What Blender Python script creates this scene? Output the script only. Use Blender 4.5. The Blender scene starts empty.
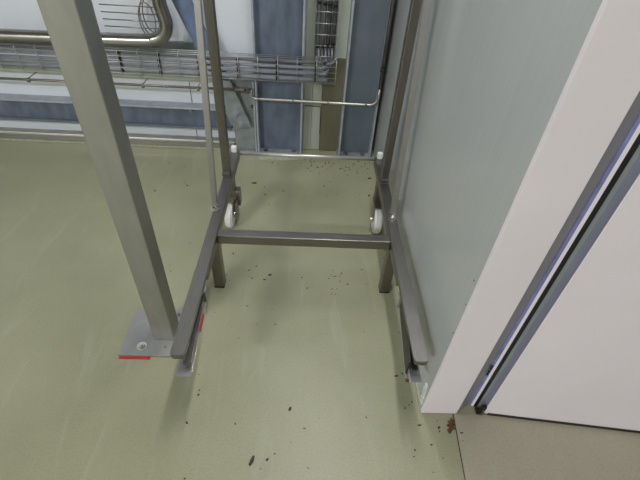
import bpy, bmesh, math, random
from mathutils import Vector, Matrix
random.seed(7)
S = bpy.context.scene
C = S.collection

# ------------------------------------------------------------ materials
def nodes(name):
    m = bpy.data.materials.new(name); m.use_nodes = True
    nt = m.node_tree; b = nt.nodes['Principled BSDF']
    return m, nt, b
def N(nt, t, **k):
    n = nt.nodes.new(t)
    for a, v in k.items():
        if a in n.inputs: n.inputs[a].default_value = v
        else: setattr(n, a, v)
    return n
def surf(name, col, rough=.5, metal=0., var=.12, scale=6., stretch=(1, 1, 1), bump=0., col2=None, rvar=.1, spec=.5, detail=6.):
    """principled surface with object-space noise variation"""
    m, nt, b = nodes(name); L = nt.links
    tc = N(nt, 'ShaderNodeTexCoord'); mp = N(nt, 'ShaderNodeMapping'); mp.inputs['Scale'].default_value = stretch
    L.new(tc.outputs['Object'], mp.inputs['Vector'])
    no = N(nt, 'ShaderNodeTexNoise'); no.inputs['Scale'].default_value = scale; no.inputs['Detail'].default_value = detail
    L.new(mp.outputs[0], no.inputs['Vector'])
    r = N(nt, 'ShaderNodeValToRGB')
    c2 = col2 or tuple(min(1, c*(1+var)) for c in col); c1 = tuple(c*(1-var) for c in col)
    r.color_ramp.elements[0].position = .3; r.color_ramp.elements[0].color = (*c1, 1)
    r.color_ramp.elements[1].position = .7; r.color_ramp.elements[1].color = (*c2, 1)
    L.new(no.outputs['Fac'], r.inputs[0]); L.new(r.outputs[0], b.inputs['Base Color'])
    b.inputs['Metallic'].default_value = metal; b.inputs['Specular IOR Level'].default_value = spec
    mr = N(nt, 'ShaderNodeMapRange'); mr.inputs['To Min'].default_value = max(.02, rough-rvar); mr.inputs['To Max'].default_value = min(1, rough+rvar)
    L.new(no.outputs['Fac'], mr.inputs['Value']); L.new(mr.outputs[0], b.inputs['Roughness'])
    if bump:
        bp = N(nt, 'ShaderNodeBump'); bp.inputs['Strength'].default_value = bump; bp.inputs['Distance'].default_value = .002
        L.new(no.outputs['Fac'], bp.inputs['Height']); L.new(bp.outputs[0], b.inputs['Normal'])
    return m

M = {}
M['steel'] = surf('brushed_stainless', (.235, .228, .214), .36, 1., .10, 12, (30, 1.2, 30), .05)
M['steel_v'] = surf('brushed_stainless_upright', (.255, .235, .210), .36, 1., .10, 12, (30, 30, 1.2), .05)
M['steel_brace'] = surf('pale_brace_steel', (.41, .40, .385), .42, .9, .08, 12, (30, 30, 1.2), .05)
M['web_shade'] = surf('shaded_web_steel', (.045, .043, .040), .5, .2, .2, 30)  # near-black colour paints in the shade on the right arm's inner side
M['steel_x'] = surf('brushed_stainless_cross', (.26, .25, .235), .34, 1., .10, 12, (1.2, 30, 30), .05)
M['steel_post'] = surf('dull_post_steel', (.37, .37, .35), .42, .85, .08, 9, (4, 4, 1), .04)
M['steel_plate'] = surf('pale_plate_steel', (.38, .38, .385), .45, .6, .12, 14, bump=.05)
M['bright'] = surf('bright_steel', (.78, .76, .72), .2, 1., .06, 20, rvar=.06)
M['wire'] = surf('galvanised_wire', (.52, .52, .50), .38, .8, .12, 20)
M['dark_pipe'] = surf('dark_steel_pipe', (.30, .28, .25), .3, .9, .2, 14)
M['pipe'] = surf('polished_pipe', (.29, .285, .275), .22, 1., .15, 9, rvar=.08)
M['brass'] = surf('tarnished_fitting', (.13, .12, .10), .45, .7, .3, 60)
M['cond'] = surf('dull_conduit', (.50, .48, .45), .36, .85, .08, 14)
M['rearbar'] = surf('pale_round_bar', (.72, .70, .67), .36, .8, .06, 14)
M['black'] = surf('black_rubber', (.012, .012, .013), .55, 0, .2, 40)
M['nylon'] = surf('white_nylon', (.80, .81, .80), .42, 0, .06, 30, rvar=.05)
M['blue'] = surf('blue_grey_paint', (.130, .162, .225), .5, .1, .3, 5, (3.0, 1, 1.1), .05, rvar=.12)
M['blue2'] = surf('blue_green_grey_paint', (.140, .175, .210), .5, .1, .16, 5, (1.2, 1, 1.0), .04, rvar=.12)
M['brace'] = surf('blue_brace_paint', (.14, .19, .31), .5, .1, .4, 9, (1.5, 1, 1), .05)
M['gusset'] = surf('grey_galvanised', (.26, .29, .30), .5, .2, .25, 16, bump=.05)
M['edge'] = surf('pale_flange_edge', (.40, .44, .49), .5, .2, .15, 20)
M['wallw'] = surf('white_panel', (.76, .81, .88), .35, 0, .05, 1.6, (2, 1, 1), rvar=.05)
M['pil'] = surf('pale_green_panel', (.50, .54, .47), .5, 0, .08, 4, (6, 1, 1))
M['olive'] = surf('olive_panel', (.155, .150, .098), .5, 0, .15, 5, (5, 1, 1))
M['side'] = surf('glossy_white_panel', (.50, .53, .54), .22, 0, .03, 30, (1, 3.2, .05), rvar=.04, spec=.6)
M['lilac'] = surf('white_trim', (.88, .83, .89), .45, 0, .03, 3)
M['alu'] = surf('aluminium_frame', (.33, .32, .34), .4, .3, .05, 10)
M['film'] = surf('blue_film', (.20, .22, .45), .3, 0, .25, 30, (1, 1, .6))
M['greystrip'] = surf('grey_green_strip', (.36, .40, .37), .35, .1, .04, 8)
M['bluestrip'] = surf('blue_grey_strip', (.30, .31, .42), .35, .1, .04, 8)
M['skirt'] = surf('steel_skirting', (.33, .33, .31), .35, .8, .12, 9, (1, 1, 20))
M['cable'] = surf('grey_cable', (.29, .31, .37), .45, 0, .15, 8)
M['cable_d'] = surf('dark_cable', (.16, .16, .20), .5, 0, .2, 8)
M['red'] = surf('red_tape', (.55, .02, .03), .45, 0, .15, 50)
M['crumb'] = surf('dark_dirt', (.060, .045, .028), .8, 0, .4, 60)
M['rust'] = surf('rust_brown', (.10, .038, .016), .75, 0, .6, 90)
M['white_bit'] = surf('chipped_sealant', (.72, .74, .72), .6, 0, .15, 90)
M['mortar'] = surf('pale_grout', (.40, .42, .32), .8, 0, .2, 40)
M['ceil'] = surf('white_ceiling', (.55, .55, .53), .7, 0, .04, 2)
M['room'] = surf('painted_wall', (.50, .51, .48), .6, 0, .05, 2)
M['housing'] = surf('white_housing', (.7, .7, .7), .5, 0, .03, 3)

# floor : grey-green epoxy with scuffs, pale streaks and fine dirt
def floor_mat(name, ca, cb, streak=.28):
    m, nt, b = nodes(name); L = nt.links
    tc = N(nt, 'ShaderNodeTexCoord')
    n1 = N(nt, 'ShaderNodeTexNoise'); n1.inputs['Scale'].default_value = 2.2; n1.inputs['Detail'].default_value = 7
    L.new(tc.outputs['Object'], n1.inputs['Vector'])
    r1 = N(nt, 'ShaderNodeValToRGB'); r1.color_ramp.elements[0].position = .32; r1.color_ramp.elements[0].color = (*ca, 1)
    r1.color_ramp.elements[1].position = .68; r1.color_ramp.elements[1].color = (*cb, 1)
    L.new(n1.outputs['Fac'], r1.inputs[0])
    # pale scuff streaks
    mp = N(nt, 'ShaderNodeMapping'); mp.inputs['Scale'].default_value = (9, 1.6, 1); mp.inputs['Rotation'].default_value = (0, 0, .25)
    L.new(tc.outputs['Object'], mp.inputs['Vector'])
    n2 = N(nt, 'ShaderNodeTexNoise'); n2.inputs['Scale'].default_value = 1.6; n2.inputs['Detail'].default_value = 9; n2.inputs['Distortion'].default_value = .8
    L.new(mp.outputs[0], n2.inputs['Vector'])
    r2 = N(nt, 'ShaderNodeValToRGB'); r2.color_ramp.elements[0].position = .58; r2.color_ramp.elements[0].color = (0, 0, 0, 1)
    r2.color_ramp.elements[1].position = .78; r2.color_ramp.elements[1].color = (streak, streak, streak, 1)
    L.new(n2.outputs['Fac'], r2.inputs[0])
    mx = N(nt, 'ShaderNodeMixRGB'); mx.inputs['Color2'].default_value = (.55, .57, .46, 1)
    L.new(r2.outputs[0], mx.inputs['Fac']); L.new(r1.outputs[0], mx.inputs['Color1'])
    # fine grain
    n3 = N(nt, 'ShaderNodeTexNoise'); n3.inputs['Scale'].default_value = 190; n3.inputs['Detail'].default_value = 3
    L.new(tc.outputs['Object'], n3.inputs['Vector'])
    r3 = N(nt, 'ShaderNodeValToRGB'); r3.color_ramp.elements[0].position = .25; r3.color_ramp.elements[0].color = (.84, .84, .82, 1)
    r3.color_ramp.elements[1].position = .6; r3.color_ramp.elements[1].color = (1, 1, 1, 1)
    L.new(n3.outputs['Fac'], r3.inputs[0])
    mu = N(nt, 'ShaderNodeMixRGB', blend_type='MULTIPLY'); mu.inputs['Fac'].default_value = 1
    L.new(mx.outputs[0], mu.inputs['Color1']); L.new(r3.outputs[0], mu.inputs['Color2'])
    L.new(mu.outputs[0], b.inputs['Base Color'])
    mr = N(nt, 'ShaderNodeMapRange'); mr.inputs['To Min'].default_value = .30; mr.inputs['To Max'].default_value = .46
    L.new(n1.outputs['Fac'], mr.inputs['Value']); L.new(mr.outputs[0], b.inputs['Roughness'])
    bp = N(nt, 'ShaderNodeBump'); bp.inputs['Strength'].default_value = .12; bp.inputs['Distance'].default_value = .002
    L.new(n3.outputs['Fac'], bp.inputs['Height']); L.new(bp.outputs[0], b.inputs['Normal'])
    return m
M['floor'] = floor_mat('green_epoxy', (.325, .328, .212), (.395, .397, .265))
M['floor2'] = floor_mat('beige_epoxy', (.40, .375, .29), (.47, .44, .345), .3)

# ------------------------------------------------------------ mesh helpers
class MB:
    def __init__(s): s.bm = bmesh.new()
    def box(s, x0, x1, y0, y1, z0, z1, bev=0., seg=2):
        b = bmesh.new(); bmesh.ops.create_cube(b, size=1)
        for v in b.verts:
            v.co = Vector(((x0+x1)/2+v.co.x*(x1-x0), (y0+y1)/2+v.co.y*(y1-y0), (z0+z1)/2+v.co.z*(z1-z0)))
        if bev: bmesh.ops.bevel(b, geom=b.edges[:], offset=bev, segments=seg, affect='EDGES', profile=.5)
        return s.merge(b)
    def merge(s, b, mat=None):
        if mat is not None: bmesh.ops.transform(b, matrix=mat, verts=b.verts[:])
        me = bpy.data.meshes.new('tmp'); b.to_mesh(me); b.free(); s.bm.from_mesh(me); bpy.data.meshes.remove(me); return s
    def bar(s, p, q, w, d, bev=.002, ref=(0, 1, 0)):
        """rectangular bar p->q, w across, d along ref side"""
        p, q = Vector(p), Vector(q); z = (q-p).normalized(); y = Vector(ref); y = (y-y.dot(z)*z).normalized(); x = y.cross(z)
        b = bmesh.new(); bmesh.ops.create_cube(b, size=1); L = (q-p).length
        for v in b.verts: v.co = Vector((v.co.x*w, v.co.y*d, v.co.z*L))
        if bev: bmesh.ops.bevel(b, geom=b.edges[:], offset=bev, segments=2, affect='EDGES')
        m = Matrix((x, y, z)).transposed().to_4x4(); m.translation = (p+q)/2
        return s.merge(b, m)
    def tube(s, pts, r, seg=10, closed=False):
        pts = [Vector(p) for p in pts]; n = len(pts); b = bmesh.new(); rings = []
        up = None
        for i, p in enumerate(pts):
            a = pts[(i-1) % n] if (closed or i) else p; c = pts[(i+1) % n] if (closed or i < n-1) else p
            t = (c-a).normalized()
            if up is None:
                up = Vector((0, 0, 1)) if abs(t.z) < .9 else Vector((0, 1, 0))
            up = (up-up.dot(t)*t).normalized(); sd = t.cross(up)
            rr = r[i] if isinstance(r, (list, tuple)) else r
            rings.append([b.verts.new(p+rr*(math.cos(2*math.pi*k/seg)*up+math.sin(2*math.pi*k/seg)*sd)) for k in range(seg)])
        for i in range(n if closed else n-1):
            A, B = rings[i], rings[(i+1) % n]
            for k in range(seg): b.faces.new((A[k], A[(k+1) % seg], B[(k+1) % seg], B[k]))
        if not closed: b.faces.new(rings[0][::-1]); b.faces.new(rings[-1])
        bmesh.ops.recalc_face_normals(b, faces=b.faces[:])
        for f in b.faces: f.smooth = len(f.verts) == 4
        return s.merge(b)
    def prism(s, poly, z0, z1, bev=0., axis='z'):
        """extrude a polygon; axis z: poly=(x,y); axis y: poly=(x,z), z0/z1 are y"""
        b = bmesh.new()
        f = (lambda p, h: (p[0], p[1], h)) if axis == 'z' else (lambda p, h: (p[0], h, p[1]))
        A = [b.verts.new(f(p, z0)) for p in poly]; B = [b.verts.new(f(p, z1)) for p in poly]; n = len(poly)
        b.faces.new(A[::-1]); b.faces.new(B)
        for i in range(n): b.faces.new((A[i], A[(i+1) % n], B[(i+1) % n], B[i]))
        bmesh.ops.recalc_face_normals(b, faces=b.faces[:])
        if bev: bmesh.ops.bevel(b, geom=b.edges[:], offset=bev, segments=2, affect='EDGES')
        return s.merge(b)
    def cyl(s, p, q, r, seg=24, bev=0.):
        p, q = Vector(p), Vector(q); L = (q-p).length; b = bmesh.new()
        bmesh.ops.create_cone(b, cap_ends=True, segments=seg, radius1=r, radius2=r, depth=L)
        if bev:
            ed = [e for e in b.edges if abs(e.verts[0].co.z-e.verts[1].co.z) < 1e-6]
            bmesh.ops.bevel(b, geom=ed, offset=bev, segments=3, affect='EDGES')
        m = (q-p).to_track_quat('Z', 'Y').to_matrix().to_4x4(); m.translation = (p+q)/2
        return s.merge(b, m)
    def hexbolt(s, p, d, r, h):
        p = Vector(p); d = Vector(d).normalized()
        s.cyl(p, p+d*h*.25, r*1.5, 20); s.cyl(p+d*h*.25, p+d*h*.8, r, 6, r*.08); s.cyl(p+d*h*.8, p+d*h*1.3, r*.5, 12)
        return s
    def build(s, name, mat, parent=None, origin=None, **k):
        me = bpy.data.meshes.new(name)
        off = Vector(origin) if origin is not None else None
        if parent is not None:
            r = parent; off = Vector((0, 0, 0))
            while r is not None: off += r.location; r = r.parent
        if off is not None: bmesh.ops.translate(s.bm, verts=s.bm.verts[:], vec=-off)
        s.bm.to_mesh(me); s.bm.free(); me.materials.append(mat)
        o = bpy.data.objects.new(name, me); C.objects.link(o)
        if parent is not None: o.parent = parent
        elif origin is not None: o.location = origin
        if 'label' in k and k['label']: o['label'] = k['label']
        for kk in ('category', 'group', 'kind'):
            if kk in k: o[kk] = k[kk]
        return o
def thing(name, label, cat, loc, group=None):
    o = bpy.data.objects.new(name, None); o.empty_display_size = .05; C.objects.link(o); o.location = loc
    o['label'] = label; o['category'] = cat
    if group: o['group'] = group
    return o
def struct(name, mb, mat, parent=None, label=None):
    o = mb.build(name, mat, parent)
    if parent is None: o['kind'] = 'structure'
    if label: o['label'] = label
    return o

# ------------------------------------------------------------ setting
YB = 2.47            # face of the rear wall
XW = .432            # face of the right wall
struct('floor', MB().box(-6.4, 2.3, -7.0, 2.9, -.1, 0), M['floor'])
struct('trim_1', MB().prism([(.545, .69), (.530, .45), (.50, -.1), (.45, -1.2), (2.2, -1.2), (2.2, .69)], .0002, .0012), M['floor2'],
       label='beige floor area in front of the door')
struct('trim_2', MB().prism([(.541, .69), (.526, .45), (.496, -.1), (.446, -1.2), (.4478, -1.2), (.4978, -.1), (.5278, .45), (.5435, .69)], .0002, .0016), M['crumb'],
       label='dark seam line in the floor')
struct('ceiling', MB().box(-6.4, 2.3, -7.0, 2.9, 5.2, 5.3), M['ceil'])
wb = struct('wall_back', MB().box(-6.4, .55, YB, YB+.15, 0, 5.2), M['wallw'])
struct('wall_left', MB().box(-6.5, -6.4, -7.0, YB, 0, 5.2), M['room'])
struct('wall_front', MB().box(-6.4, 2.3, -7.1, -7.0, 0, 5.2), M['room'])
wr = struct('wall_right', MB().box(XW, .548, .704, YB, 0, 5.2), M['side'])
struct('wall_east', MB().box(2.2, 2.3, -7.0, .70, 0, 5.2), M['room'])
struct('wall_lintel', MB().prism([(.55, .70), (1.60, .70), (1.60, .82), (.55, .82)], 2.12, 5.2), M['room'])
struct('wall_door_side', MB().box(1.58, 2.2, .70, .82, 0, 5.2), M['room'])
# small marks along the front edge of the right wall
for (y, z, r) in ((.722, .641, .0022), (.712, .559, .0015), (.712, .435, .0022)):
    mb = MB(); mb.cyl((XW-.0012, y, z), (XW+.001, y, z), r, 7); mb.build('dirt_mark', M['crumb'], wr, label='small dark chip on the panel edge')
mb = MB()
zz = [0.02, .035, .05, .062, .08, .095, .11, .118]
yy = [.712, .722, .716, .730, .720, .735, .725, .73]
vs = [(Vector((0, yy[i]+.0, z)), Vector((0, yy[i]+.012+.006*((i*5) % 3), z))) for i, z in enumerate(zz)]
for i in range(len(vs)-1):
    y0 = min(vs[i][0].y, vs[i+1][0].y); y1 = (vs[i][1].y+vs[i+1][1].y)/2-.006
    mb.box(XW-.0035, XW+.001, y0, y1, zz[i], zz[i+1]+.001, .0008)
mb.build('chipped_sealant', M['white_bit'], wr, label='ragged white sealant near the floor')
# end trim of the right wall (bright front face)
struct('trim_3', MB().box(XW-.001, .554, .692, .705, .002, 5.2, .0015), M['lilac'], label='white end cap of the right wall')
struct('baseboard_right', MB().box(XW-.004, XW+.002, .712, YB, 0, .012, .002), M['mortar'])

# doorway profile right of the wall end
def strip(x0, y0, x1, y1, t=.01, z0=.004, z1=2.12):
    d = Vector((x1-x0, y1-y0)).normalized(); n = Vector((-d.y, d.x))*t
    return MB().prism([(x0, y0), (x1, y1), (x1+n.x, y1+n.y), (x0+n.x, y0+n.y)], z0, z1)
fr = struct('trim_4', strip(.5545, .697, .6075, .7295, .012), M['alu'], label='grey metal door frame beside the wall end')
strip(.6078, .7295, .6128, .7235, .008).build('blue_film_strip', M['film'], fr, label='blue protective film strip')
mb = MB()
for z in (.20, .215, .232, .245): mb.box(.6055, .6105, .7215, .7285, z, z+.009, .002)
mb.build('latch', M['black'], fr, label='black latch pieces in the door frame')
strip(.6130, .7235, .6185, .718, .008, .004).build('white_strip', M['lilac'], fr)
door = struct('door_1', MB().prism([(.6465, .692), (.6465, .735), (1.56, .640), (1.56, .598)], .010, 2.10, .0015), M['lilac'], label='white door leaf')
strip(.619, .7165, .631, .7165, .018, .006).build('rubber_gasket', M['black'], door, label='black rubber door gasket')
strip(.632, .719, .6455, .7205, .012, .006).build('edge_strip', M['greystrip'], door, label='grey green strip on the door edge')
strip(.6457, .7205, .6460, .694, .001, .006).build('edge_face', M['bluestrip'], door, label='blue grey edge of the door')
mb = MB(); mb.box(.622, .648, .690, .712, .002, .012, .002).box(.628, .645, .688, .700, .012, .055, .002).cyl((.632, .686, .02), (.632, .700, .02), .005, 10)
hg = mb.build('hinge', M['black'], door, label='black bottom hinge')
MB().cyl((.638, .6865, .018), (.638, .689, .018), .0035, 10).cyl((.638, .6865, .035), (.638, .689, .035), .0035, 10).build('screw', M['bright'], hg)
MB().prism([(.66, .6885), (1.56, .5955), (1.56, .5975), (.66, .6905)], .004, .016).build('bottom_seal', M['black'], door, label='black seal under the door')

# rear wall details
def panel(name, x0, x1, z0, z1, t, mat, label=None):
    return struct(name, MB().box(x0, x1, YB-t, YB+.002, z0, z1, .002), mat, label=label)
panel('trim_5', -.024, .024, .002, 5.19, .018, M['pil'], 'pale green strip left of the upright cable tray')
panel('trim_6', .024, .082, .002, .575, .010, M['pil'], 'pale green wall strip under the upright cable tray')
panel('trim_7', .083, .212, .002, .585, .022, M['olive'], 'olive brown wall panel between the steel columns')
panel('trim_8', .140, .212, .586, 5.19, .020, M['pil'], 'pale green strip right of the upright cable tray')
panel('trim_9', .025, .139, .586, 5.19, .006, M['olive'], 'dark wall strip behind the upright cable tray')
panel('trim_10', -1.9, -.60, .565, .625, .020, M['gusset'], 'grey ledge across the rear wall above the cable tray')
panel('trim_11', -.701, -.698, .05, .40, .004, M['crumb'], 'thin dark joint in the white rear wall')
panel('trim_12', -2.5, -.46, .412, .440, .024, M['pil'], 'pale ledge under the horizontal cable tray')
sk = struct('baseboard_back', MB().box(-2.55, -.45, 2.405, YB+.002, .006, .050, .004), M['skirt'])
MB().box(-2.55, -.45, 2.398, 2.406, .052, .062, .002).build('top_lip', M['bright'], sk, label='bright top lip of the skirting')
MB().box(-2.55, -.45, 2.396, 2.412, .0, .009, .002).build('bottom_lip', M['mortar'], sk, label='pale bottom strip of the skirting')

struct('trim_13', MB().box(.4125, .431, YB-.006, YB+.002, .002, 5.19), M['black'], label='black strip painting the shade of the corner gap beside the right wall')  # black strip stands in for the shade inside the corner gap
# steel columns : flange - web - flange, open side to the room
def column(x0, x1, label, mat, edge):
    t = thing('steel_column', label, 'column', ((x0+x1)/2, 2.42, 0))
    MB().box(x0+.012, x1-.012, 2.425, 2.437, .012, 5.19).build('web', mat, t)
    for a, b in ((x0, x0+.012), (x1-.012, x1)):
        MB().box(a, b, 2.375, YB, .012, 5.19, .002).build('flange', edge, t, label='paler flange edge')
    bp = MB().box(x0-.01, x1+.004, 2.345, YB-.003, .0, .012, .002).build('base_plate', M['gusset'], t)
    for x in (x0+.05, x1-.05):
        MB().hexbolt((x, 2.40, .012), (0, 0, 1), .010, .014).build('anchor_bolt', M['dark_pipe'], bp)
    return t
column(-.306, -.030, 'blue grey steel column at left, behind the bolted diagonal brace', M['blue'], M['edge'])
column(.203, .412, 'grey green steel column in the corner beside the right wall', M['blue2'], M['edge'])
MB().prism([(-.30, 2.300), (-.02, 2.312), (-.015, 2.344), (-.30, 2.344)], 0, .004, .001).build('grout_patch', M['mortar'], origin=(-.16, 2.33, 0),
    label='pale grout smear on the floor at the foot of the left steel column', category='grout')

# grey gusset plate left of the column, with bolts
g = thing('gusset_plate', 'grey galvanised plate standing left of the left steel column', 'plate', (-.38, 2.41, 0))
MB().prism([(-.445, .013), (-.308, .013), (-.308, .455), (-.445, .455)], 2.400, 2.412, .002, 'y').build('plate', M['gusset'], g)
MB().box(-.318, -.308, 2.37, 2.399, .013, .455, .002).build('edge_flange', M['edge'], g)
MB().box(-.455, -.308, 2.36, 2.45, .0, .012, .002).build('foot', M['gusset'], g)
MB().hexbolt((-.33, 2.400, .30), (0, -1, 0), .008, .012).build('bolt', M['dark_pipe'], g)

# horizontal blue channel at low left
hb = thing('steel_channel', 'blue grey steel channel running low along the rear wall at left', 'beam', (-1.2, 2.44, .2))
MB().box(-2.4, -.46, 2.425, 2.435, .148, .262).build('web', M['blue'], hb)
for z in (.140, .262): MB().box(-2.4, -.46, 2.395, 2.469, z, z+.012, .002).build('flange', M['edge'] if z > .2 else M['blue2'], hb)
MB().hexbolt((-.70, 2.425, .245), (0, -1, 0), .009, .012).build('bolt', M['dark_pipe'], hb)

# diagonal brace : flat bar + bolted end plate
br = thing('diagonal_brace', 'blue painted diagonal steel brace with two bolts at its lower end', 'brace', (-.38, 2.36, .18))
MB().prism([(-.79, 1.05), (-.68, 1.05), (-.60, .857), (-.445, .47), (-.50, .38), (-.615, .64), (-.70, .853)], 2.372, 2.382, .002, 'y').build('brace_bar', M['brace'], br)
ep = MB().prism([(-.437, .455), (-.337, .195), (-.345, .183), (-.425, .172), (-.46, .20), (-.53, .43), (-.50, .47)], 2.362, 2.3712, .002, 'y').build('end_plate', M['gusset'], br)
for x, z in ((-.420, .270), (-.393, .205)):
    MB().hexbolt((x, 2.362, z), (0, -1, 0), .0145, .016).build('bolt', M['cable'], ep)

# wire mesh cable tray, horizontal
def wires(root, lines, r):
    for a in lines: MB().tube(a, r, 6).build('wire', M['wire'], root)
tr = thing('cable_tray', 'horizontal wire mesh cable tray across the rear wall', 'cable tray', (-.9, 2.34, .53))
ln = []
for z in (.489, .518, .548, .578, .606): ln.append([(-2.3, 2.325, z), (.150, 2.325, z)])
for z in (.483, .612): ln.append([(-2.3, 2.338, z), (.150, 2.338, z)])
for y in (2.365,): ln += [[(-2.3, y, .481), (.150, y, .481)], [(-2.3, y, .612), (.150, y, .612)]]
wires(tr, ln, .0022)
x = .145
while x > -2.3:
    MB().tube([(x, 2.368, .612), (x, 2.328, .612), (x, 2.3215, .606), (x, 2.3215, .487), (x, 2.328, .4805), (x, 2.368, .4805)], .0022, 6).build('cross_wire', M['wire'], tr)
    x -= .1053
def cable(pts, r, mat, label, name='cable', grp=None, ties=(), vertical=False):
    c = MB().tube(pts, r, 10).build(name, mat, origin=pts[0], label=label, category='cable', **({'group': grp} if grp else {}))
    for t in ties:
        if vertical: p = (pts[0][0], pts[0][1], t); q = (0, 0, .0045)
        else: p = (t, pts[0][1], pts[0][2]); q = (.0045, 0, 0)
        P = Vector(p); Q = Vector(q)
        mb = MB().cyl(P-Q, P+Q, r+.0025, 14); mb.box(p[0]-.006, p[0]+.006, p[1]-r-.012, p[1]-r+.002, p[2]-.006, p[2]+.007, .001)
        mb.build('cable_tie', M['black'], c, label='black cable tie')
    return c
TX = (-1.22, -1.01, -.805, -.595, -.385, -.175, .036)
for i, (z, r, nm) in enumerate(((.591, .0075, 'topmost'), (.564, .0095, 'second'), (.535, .0125, 'third'), (.502, .0125, 'lowest'))):
    cable([(-2.25+.02*i, 2.345, z), (-1.0, 2.345, z+.001), (-.3, 2.345, z-.001), (.055+.012*i, 2.345, z), (.095, 2.352, z+.015-.01*i)], r,
          M['cable'] if i else M['cable_d'], f'{nm} of the four grey cables lying in the horizontal wire tray', grp='cables in the horizontal tray', ties=TX)

# upright cable tray with dark cables
tv = thing('cable_tray', 'upright wire mesh cable tray between the two steel columns', 'cable tray', (.08, 2.37, .62))
ln = []
for x in (.026, .053, .080, .107, .134): ln.append([(x, 2.365, .600), (x, 2.365, 2.6)])
for x in (.026, .134): ln.append([(x, 2.40, .600), (x, 2.40, 2.6)])
wires(tv, ln, .0022)
z = .62
while z < 2.6:
    MB().tube([(.024, 2.42, z), (.024, 2.364, z), (.136, 2.364, z), (.136, 2.42, z)], .0022, 6).build('cross_wire', M['wire'], tv)
    z += .0545 if z < .95 else .109
for i, (x, r) in enumerate(((.040, .008), (.066, .010), (.093, .012), (.119, .011))):
    cable([(x, 2.384, .640), (x, 2.384, 1.2), (x, 2.384, 2.55)], r, M['cable_d'] if i > 1 else M['cable'],
          ('leftmost', 'second', 'third', 'rightmost')[i]+' of the four cables in the upright wire tray', grp='cables in the upright tray', ties=(.665+.004*i, .875-.004*i, 1.1, 1.32), vertical=True)
# cables turning where the trays meet
for i in range(5):
    x0 = .070+.013*i; z0 = .495+.022*i
    a = [Vector((x0-.03, 2.350, z0)), Vector((x0+.005, 2.352, z0+.008)), Vector((x0+.02, 2.356, z0+.035)), Vector((.050+.018*i, 2.368, .600)), Vector((.046+.018*i, 2.372, .66))]
    MB().tube(a, .0055, 8).build('cable', M['cable_d'] if i % 2 else M['cable'], origin=a[0], label='thin cable bending upwards where the two wire trays meet', category='cable', group='cables bending between the trays')

# thin conduit run with clips
cd = thing('conduit', 'thin dark conduit running left under the horizontal tray', 'pipe', (-.7, 2.38, .41))
MB().tube([(-2.3, 2.35, .412), (-.335, 2.35, .418)], .0075, 10).build('pipe', M['dark_pipe'], cd)
for x in (-1.55, -.925, -.62): MB().tube([(x-.006, 2.35, .412), (x+.006, 2.35, .412)], .0125, 12).box(x-.002, x+.002, 2.35, 2.446, .419, .423).build('clip', M['dark_pipe'], cd)
MB().cyl((-.415, 2.35, .418), (-.36, 2.35, .418), .0135, 12).cyl((-.35, 2.35, .418), (-.325, 2.35, .418), .016, 6).build('connector', M['brass'], cd, label='tarnished brass coloured connector')
cb = thing('conduit', 'bright steel conduit crossing both columns and rising in the corner', 'pipe', (0, 2.355, .366))
arc = [(.352+.05*math.sin(a), 2.355, .364+.05*(1-math.cos(a))) for a in [i*math.pi/2/7 for i in range(8)]]
MB().tube([(-.325, 2.355, .418), (-.325, 2.355, .392), (-.322, 2.355, .379), (-.312, 2.355, .370), (-.295, 2.355, .368), (.352, 2.355, .364)]+arc[1:]+[(.402, 2.355, .46)], .0078, 12).build('pipe', M['cond'], cb)
MB().tube([(.402, 2.357, .461), (.406, 2.357, 2.9)], .0095, 12).build('riser', M['dark_pipe'], cb, label='darker upright length')
for x in (-.285, -.085, .117, .335): MB().tube([(x-.006, 2.355, .366), (x+.006, 2.355, .366)], .0125, 12).box(x-.004, x+.004, 2.355, 2.376, .362, .370).build('clip', M['dark_pipe'], cb)
MB().tube([(.403, 2.357, .56), (.403, 2.357, .575)], .0135, 12).build('clip', M['black'], cb)
MB().tube([(-.036+.02, 2.449, .30), (.079, 2.449, .297), (.081, 2.443, .12)], .0022, 6).build('cable', M['black'], origin=(-.02, 2.46, .3),
    label='thin dark wire on the pale strip right of the left column', category='cable')

# big bent steel pipe and wire guard, top left
pp = [(-.715, 2.3, 1.6), (-.722, 2.3, 1.1), (-.735, 2.3, .90), (-.737, 2.3, .850), (-.728, 2.3, .80), (-.722, 2.3, .760), (-.732, 2.3, .722), (-.758, 2.3, .692), (-.80, 2.3, .676), (-.86, 2.3, .669), (-1.3, 2.3, .66), (-1.9, 2.3, .65)]
pv = [Vector(p) for p in pp]; sm = []
for i in range(len(pv)-1):
    p0 = pv[max(0, i-1)]; p1 = pv[i]; p2 = pv[i+1]; p3 = pv[min(len(pv)-1, i+2)]
    for k in range(6):
        t = k/6; sm.append(.5*((2*p1)+(-p0+p2)*t+(2*p0-5*p1+4*p2-p3)*t*t+(-p0+3*p1-3*p2+p3)*t**3))
sm.append(pv[-1])
bp = MB().tube(sm, .0335, 20).build('bent_pipe', M['pipe'], origin=(-.74, 2.3, .7), label='thick polished steel pipe bending left at the top left', category='pipe')
MB().tube([(-.735, 2.3, .886), (-.735, 2.3, .880)], .0350, 20).build('weld', M['dark_pipe'], bp)
cg = thing('wire_guard', 'small oval wire guard inside the bend of the thick pipe', 'guard', (-.83, 2.36, .75))
for k, (rx, rz, y) in enumerate(((.040, .080, 2.345), (.052, .092, 2.40), (.050, .088, 2.44))):
    MB().tube([(-.828+rx*math.cos(a), y, .757+rz*math.sin(a)) for a in [i*2*math.pi/28 for i in range(28)]], .003, 6, True).build('ring', M['dark_pipe'], cg)
for k in range(5):
    z = .685+k*.033
    MB().tube([(-1.05, 2.345, z), (-.79, 2.345, z), (-.775, 2.36, z), (-.772, 2.468, z)], .0028, 6).build('wire', M['dark_pipe'], cg)

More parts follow.
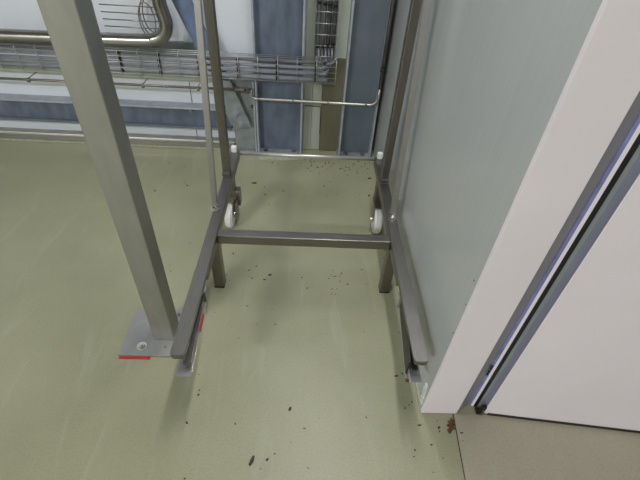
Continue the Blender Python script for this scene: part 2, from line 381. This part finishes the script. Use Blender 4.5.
# ------------------------------------------------------------ wheeled steel frame
XC = .007; OUT = .384; INN = .341; ZT = .300
F = thing('wheeled_rack', 'stainless steel wheeled rack with two forward arms and tall uprights', 'rack', (XC, 1.25, 0))
def X(s, a, b):  # interval mirrored around the frame's middle
    return (XC-b, XC-a) if s < 0 else (XC+a, XC+b)
MB().box(XC-INN+.0005, XC+INN-.0005, 1.238, 1.282, .257, .2985, .0035, 3).build('cross_beam', M['steel_x'], F)
MB().tube([(XC-INN+.001, 1.882, .288), (XC+INN-.001, 1.882, .288)], .0095, 14).build('rear_bar', M['rearbar'], F, label='thin bright rear bar')
for s in (-1, 1):
    a, b = X(s, INN, OUT)
    MB().box(a, b, 1.045, 1.885, .256, ZT, .003, 3).build('side_rail', M['steel'], F)
    # front arm: channel with rounded end, guide bars below it
    r = .013; y0 = .700; pts = []
    aa, ba = a-.001, b+.001
    for cx, a0 in ((aa+r, math.pi), (ba-r, 1.5*math.pi)):
        for k in range(7):
            t = a0+k*math.pi/12; pts.append((cx+r*math.cos(t), y0+r+r*math.sin(t)))
    pts += [(ba, 1.052), (aa, 1.052)]
    arm = MB().prism(pts, .284, ZT+.003, .0018).build('arm', M['steel'], F)
    # the under-slung guides splay slightly towards the middle at their free end
    ef, eb = (-.013, .001) if s < 0 else (-.013, .009)
    def quad(o0, w, y_0, y_1, outer=None):      # o0: shift of the inner edge; w: width
        f = lambda e: XC+s*(INN+e)
        k = lambda y: ef+(eb-ef)*(y-.69)/.29
        if outer is None: return [(f(k(y_0)+o0), y_0), (f(k(y_0)+o0+w), y_0), (f(k(y_1)+o0+w), y_1), (f(k(y_1)+o0), y_1)]
        return [(f(k(y_0)+o0), y_0), (f(outer), y_0), (f(outer), y_1), (f(k(y_1)+o0), y_1)]
    gq = quad(.0035 if s < 0 else .017, .024 if s < 0 else .018, .704, .985)
    (qx0, _), (qx1, _) = gq[0], gq[1]; d_ = (qx1-qx0)
    gq = [(qx0, .712), (qx0+.2*d_, .705), (qx0+.8*d_, .705), (qx1, .712), gq[2], gq[3]]
    MB().prism(gq, .238, .250, .001).build('guide_bar', M['steel'], arm)
    MB().prism(quad(0, 0, .684, .975, OUT-INN-.006), .214, .217, .0006).build('guide_tray', M['steel_plate'], arm, label='pale thin plate under the arm')
    if s < 0: MB().prism(quad(-.002, .0022, .690, .975), .2142, .232, .0004).build('lip', M['bright'], arm)
    MB().prism(quad(.020 if s < 0 else .0005, .005, .712, .975), .2175, .284, .001).build('arm_web', M['dark_pipe'] if s < 0 else M['web_shade'], arm)
    xm = XC+s*(INN+(.002 if s < 0 else .009))
    MB().cyl((xm, .982, .262), (xm, 1.008, .262), .0075, 12).box(xm-.008, xm+.006, .975, .985, .218, .270, .001).build('bolt', M['steel_plate'], arm)
    if s < 0:
        MB().prism(quad(-.0028, .0006, .845, .915), .2165, .2335, .0001).prism(quad(-.0028, .0035, .845, .915), .2323, .2337, .0002).build('red_tape', M['red'], arm, label='strip of red tape')
    else:
        xr = XC+INN-.013
        MB().prism([(xr-.003, .683), (xr+.009, .682), (xr+.011, .692), (xr+.000, .697)], .2172, .2184).build('rust_spot', M['rust'], arm, label='rusty corner')
    # front leg
    l0, l1 = X(s, INN-.002, OUT-.003)
    lg = MB().box(l0, l1, 1.236, 1.281, .006, .256, .003, 3).build('leg', M['steel_v'], F)
    MB().box(l0-.0005, l1+.0005, 1.2355, 1.2815, 0, .007, .001).build('foot_pad', M['black'], lg, label='black foot pad')
    # rear leg and caster
    r0, r1 = X(s, INN+.002, OUT-.003)
    MB().box(r0-.003, r1-.003 if s < 0 else r1, 1.700, 1.740, .152, .256, .003, 3).build('rear_leg', M['steel_v'], F)
    wx = -.366 if s < 0 else .368; wc = Vector((wx, 1.664, .0715))
    fk = MB()
    fk.box(wx-.024, wx+.024, 1.650, 1.745, .145, .152, .001)
    for q in (-1, 1):
        fk.prism([(wx+q*.021-.0015, 1.652), (wx+q*.021+.0015, 1.652), (wx+q*.021+.0015, 1.715), (wx+q*.021-.0015, 1.715)], .058, .146, .0006)
    fork = fk.build('caster_fork', M['dark_pipe'], F)
    MB().cyl((wx-.017, wc.y, wc.z), (wx+.017, wc.y, wc.z), .0715, 48, .006).build('wheel', M['nylon'], fork, label='white nylon wheel')
    MB().cyl((wx-.030, wc.y, wc.z), (wx+.030, wc.y, wc.z), .006, 12).hexbolt((wx-s*.0225, wc.y, wc.z), (-s, 0, 0), .009, .012).build('axle_bolt', M['bright'], fork)
    if s < 0:
        MB().box(wx+.026, wx+.050, 1.70, 1.745, .095, .180, .003).box(wx+.026, wx+.040, 1.66, 1.70, .05, .135, .003).cyl((wx+.033, 1.655, .07), (wx+.033, 1.665, .07), .010, 12).build('brake_pedal', M['dark_pipe'], fork)
    # upright, foot bracket
    u0, u1 = (-.380, -.345) if s < 0 else (.353, .388)
    up = MB().box(u0, u1, 1.662, 1.698, .306, 2.15, .003, 2).build('upright', M['steel_v'], F)
    MB().box(a+.001, b-.001, 1.640, 1.710, ZT+.0002, ZT+.005, .001).box(u0, u1, 1.645, 1.662, ZT+.005, ZT+.022, .002).build('foot_bracket', M['steel'], up)
    # leaning brace from the rail up to the upright
    v0, v1 = (-.383, -.361) if s < 0 else (.366, .390)
    xm = (v0+v1)/2
    bq = MB().bar((xm, 1.418, .305), (xm+s*.001, 1.650, 1.56), .023, .018, .002).build('brace', M['steel_brace'], F)
    xb = xm+(.010 if s < 0 else 0)
    MB().hexbolt((xb, 1.402, .3005), (0, 0, 1), .0075, .014).box(xm-.014, xm+.014, 1.390, 1.438, ZT, ZT+.003, .001).build('bolt', M['bright'], bq)
    # white end block on the rail
    c0, c1 = X(s, INN+.011, INN+.037)
    MB().box(c0, c1, 1.862, 1.886, ZT, ZT+.031, .003).build('end_block', M['nylon'], F, label='white plastic end block')

# ------------------------------------------------------------ post at left
P_ = thing('steel_post', 'square stainless steel post bolted to the floor at the left', 'post', (-.515, .99, 0))
MB().box(-.551, -.474, .955, 1.030, .008, 5.19, .003, 3).build('post_tube', M['steel_post'], P_)
pl = MB().box(-.665, -.469, .886, 1.10, 0, .008, .0015).build('base_plate', M['steel_plate'], P_)
for x, y in ((-.588, .925), (-.588, 1.065), (-.487, 1.078)):
    MB().hexbolt((x, y, .008), (0, 0, 1), .0125 if x < -.5 else .006, .012).build('bolt', M['bright'] if x < -.5 else M['steel_plate'], pl)
MB().cyl((-.502, .925, .0075), (-.502, .925, .0085), .003, 12).build('drill_hole', M['black'], pl)
MB().box(-.66, -.546, .874, .8845, 0, .0014, .0002).build('red_tape', M['red'], origin=(-.6, .879, 0), label='strip of red tape on the floor before the post base plate', category='tape')

# ------------------------------------------------------------ dirt on the floor
crumbs = [(-0.824, 1.927, 2), (-0.662, 1.99, 1.5), (-0.683, 2.02, 1), (-0.822, 2.219, 1), (-0.721, 2.182, 1), (-0.293, 2.043, 3), (-0.22, 1.935, 1.5), (-0.23, 2.007, 1), (-0.122, 1.978, 1.6), (-0.207, 2.272, 1.5), (-0.167, 2.257, 1.3), (-0.122, 2.316, 1), (-0.289, 2.32, 1), (0.035, 2.256, 1.6), (0.054, 2.312, 1.3), (0.073, 2.241, 1.5), (0.122, 2.299, 1.3), (-0.19, 1.841, 1), (-0.208, 1.764, 1), (-0.54, 1.514, 1), (-0.074, 2.331, 1), (-0.033, 2.275, 1), (-0.005, 2.322, 1.3), (0.097, 2.346, 1), (0.036, 2.329, 1.3), (0.104, 2.251, 1.3), (0.144, 2.301, 1.5), (0.173, 2.293, 1.3), (0.21, 2.234, 1.5), (0.238, 2.219, 1), (0.269, 2.257, 1.4), (0.375, 2.358, 1.4), (0.402, 2.323, 1.3), (0.385, 2.249, 1.4), (0.386, 2.144, 2.6), (0.366, 1.967, 1.8), (0.385, 2.037, 1), (0.111, 2.042, 1.4), (0.149, 2.093, 1), (0.085, 2.172, 1), (0.128, 1.95, 1), (0.182, 1.969, 1), (0.316, 1.979, 1), (0.404, 1.514, 1.5), (0.39, 1.458, 1.3), (0.195, 2.354, 1), (0.302, 2.303, 1.6), (0.334, 2.336, 1.3), (0.348, 2.271, 1.5), (0.316, 2.225, 1), (0.255, 2.168, 1), (-0.326, 1.451, 1.5), (-0.143, 1.322, 2.8), (-0.164, 1.292, 1.8), (-0.208, 1.374, 1.3), (-0.24, 1.347, 1.3), (-0.238, 1.308, 1), (-0.221, 1.299, 1.3), (-0.336, 1.313, 1.2), (-0.336, 1.284, 1.3), (-0.317, 1.279, 1), (0.027, 1.25, 1.4), (0.002, 1.313, 1.3), (-0.222, 1.139, 1.4), (-0.173, 1.047, 1.3), (-0.098, 1.05, 1.6), (-0.235, 0.978, 1), (-0.117, 1.126, 1), (-0.597, 1.359, 1), (-0.585, 1.324, 1), (-0.351, 1.101, 1), (-0.341, 0.743, 1), (0.124, 1.311, 1.5), (0.135, 1.335, 1), (0.142, 1.365, 1), (0.152, 1.326, 1.3), (0.174, 1.327, 1.2), (0.182, 1.347, 1.5), (0.207, 1.281, 1.6), (0.136, 1.25, 1), (0.157, 1.251, 1), (0.133, 1.219, 1), (0.152, 1.22, 1), (0.173, 1.298, 1), (0.26, 1.026, 1.3), (0.278, 1.377, 1.3), (0.294, 1.284, 1), (0.402, 1.026, 1), (0.424, 1.066, 1), (0.363, 0.832, 2.6), (0.388, 0.843, 1.8), (-0.342, 0.758, 1.3), (-0.342, 0.74, 2.2), (-0.359, 0.642, 2), (-0.2, 0.642, 1.6), (-0.134, 0.526, 4), (-0.086, 0.531, 2.6), (-0.064, 0.549, 1.3), (-0.022, 0.697, 3), (0.029, 0.631, 1.3), (0.077, 0.666, 1), (-0.356, 0.819, 1), (-0.327, 0.474, 1.5), (0.043, 0.508, 1), (-0.014, 0.585, 1), (-0.103, 0.505, 1), (0.378, 0.709, 1.6), (0.417, 0.65, 2), (0.445, 0.586, 2), (0.482, 0.643, 2.4), (0.482, 0.63, 1.6), (0.238, 0.673, 1.2), (0.434, 0.502, 1.2), (0.387, 0.568, 1.6), (0.381, 0.548, 1.2), (0.556, 0.626, 1.5), (0.554, 0.6, 1), (0.474, 0.545, 1), (0.406, 0.733, 1.5), (0.394, 0.721, 1.2), (0.379, 0.75, 1), (0.482, 0.667, 1), (0.535, 0.641, 1.6), (0.515, 0.634, 1.8)]
def crumb_mesh(k, elong):
    b = bmesh.new(); bmesh.ops.create_icosphere(b, subdivisions=2, radius=1)
    rr = random.Random(k)
    for v in b.verts:
        f = .72+.55*rr.random(); v.co = Vector((v.co.x*f*elong, v.co.y*f*.8, max(-.3, v.co.z*f*.45)+.3))
    me = bpy.data.meshes.new('crumb'); b.to_mesh(me); b.free(); me.materials.append(M['crumb']); return me
for _ in range(28):
    crumbs.append((random.uniform(0, .40), random.gauss(2.27, .05), random.choice((.8, 1, 1.3))))
kinds = [crumb_mesh(1, 1.0), crumb_mesh(2, 1.5), crumb_mesh(3, 1.2), crumb_mesh(4, 2.0)]
big = {(-.293, 2.043): 'largest dark flake lying right of the left caster', (-.143, 1.322): 'dark flake in the scatter in front of the cross beam, left half',
       (.386, 2.144): 'large dark speck close to the right side rail near the rear bar', (-.134, .526): 'long dark flake lying alone at the bottom of the picture',
       (-.022, .697): 'single brown flake on the bare floor left of the fallen leaf', (.363, .832): 'dark speck left of the tip of the right arm'}
for i, (x, y, r) in enumerate(crumbs):
    if y > 1.78: g, l = 'crumbs before the rear wall', 'small dark crumb in the scatter before the rear wall'
    elif y > 1.2 and x < -.1: g, l = 'crumbs by the left front leg', 'small dark crumb on the floor right of the left front leg'
    elif y > 1.15: g, l = 'crumbs by the right front leg', 'small dark crumb on the floor left of the right front leg'
    elif x > .2: g, l = 'crumbs by the wall end', 'small brown crumb on the floor near the white wall end'
    else: g, l = 'crumbs on the open floor', 'small dark crumb on the open floor between the arms'
    o = bpy.data.objects.new('dirt_crumb', kinds[i % 4]); C.objects.link(o)
    sc = (.0030 if y > 1.78 else .0024 if y > 1.2 else .0018)*r
    z0 = .0012 if (x > .545 and y < .69) else 0
    o.location = (x, y, z0); o.scale = (sc, sc, sc*.7); o.rotation_euler = (0, 0, random.uniform(0, 3.14))
    k = (x, y)
    if k in big: o['label'] = big[k]; o.rotation_euler.z = 1.2 if x < 0 and y < .8 else .2; o.scale.x *= 1.1
    else: o['label'] = l; o['group'] = g
    o['category'] = 'crumb'
# brown fallen leaf
b = bmesh.new(); rr = random.Random(5)
outl = [(-.010, -.026), (-.002, -.031), (.004, -.018), (.010, -.012), (.006, -.003), (.014, .004), (.008, .010), (.013, .024), (.006, .020), (.001, .029), (-.004, .016), (-.012, .012), (-.007, .004), (-.015, -.004), (-.006, -.008), (-.009, -.016)]
cv = b.verts.new((0, 0, .007))
vs = [b.verts.new((x, y, .0012+.006*rr.random())) for x, y in outl]
for i in range(len(vs)): b.faces.new((cv, vs[i], vs[(i+1) % len(vs)]))
ex = bmesh.ops.extrude_face_region(b, geom=b.faces[:])
bmesh.ops.translate(b, verts=[v for v in ex['geom'] if isinstance(v, bmesh.types.BMVert)], vec=(0, 0, .0012))
bmesh.ops.recalc_face_normals(b, faces=b.faces[:])
mb = MB(); mb.merge(b, Matrix.Translation((.524, .650, -.0005)) @ Matrix.Rotation(-.25, 4, 'Z'))
mb.build('dry_leaf', M['rust'], origin=(.524, .650, 0), label='crumpled rust brown scrap of leaf at the foot of the white wall end', category='leaf')

# ------------------------------------------------------------ ceiling lights
def light(x, y, z, lx, ly, power, label, col=(1, .985, 1)):
    t = thing('ceiling_light', label, 'light', (x, y, 5.2))
    h = MB().box(x-lx/2-.03, x+lx/2+.03, y-ly/2-.03, y+ly/2+.03, z, z+.06, .004).build('housing', M['housing'], t)
    for k in (-.35, .35):
        MB().cyl((x+k*lx*(lx > ly), y+k*ly*(ly > lx), z+.06), (x+k*lx*(lx > ly), y+k*ly*(ly > lx), 5.2), .006, 8).build('hanging_rod', M['wire'], t)
    ld = bpy.data.lights.new('lamp', 'AREA'); ld.shape = 'RECTANGLE'; ld.size = lx; ld.size_y = ly; ld.energy = power; ld.color = col
    lo = bpy.data.objects.new('lamp', ld); C.objects.link(lo); lo.parent = t; lo.location = (0, 0, z-5.2-.005)
LIGHTS = [(.20, 1.35, 2.94, .14, 2.2, 35, 'long ceiling light above the wheeled rack'),
          (-4.7, -5.3, 5.0, 1.6, .30, 530, 'long ceiling light at the far end of the room behind the camera')]
for a in LIGHTS: light(*a)
w = bpy.data.worlds.new('World'); S.world = w; w.use_nodes = True
w.node_tree.nodes['Background'].inputs[0].default_value = (.5, .52, .55, 1); w.node_tree.nodes['Background'].inputs[1].default_value = .05

# ------------------------------------------------------------ camera
cd_ = bpy.data.cameras.new('camera'); cam = bpy.data.objects.new('camera', cd_); C.objects.link(cam)
cd_.sensor_fit = 'HORIZONTAL'; cd_.sensor_width = 36; cd_.lens = 36*423.61/640; cd_.clip_start = .02
Rm = Matrix(((0.998477, -0.037458, -0.040496), (-0.005284, 0.665788, -0.746122), (0.054909, 0.7452, 0.664576)))
cam.matrix_world = Matrix.Translation((0, 0, 1.4)) @ Rm.to_4x4()
S.camera = cam
S.view_settings.view_transform = 'Standard'; S.view_settings.look = 'None'; S.view_settings.gamma = 1
S.view_settings.use_curve_mapping = False; S.view_settings.exposure = -0.12
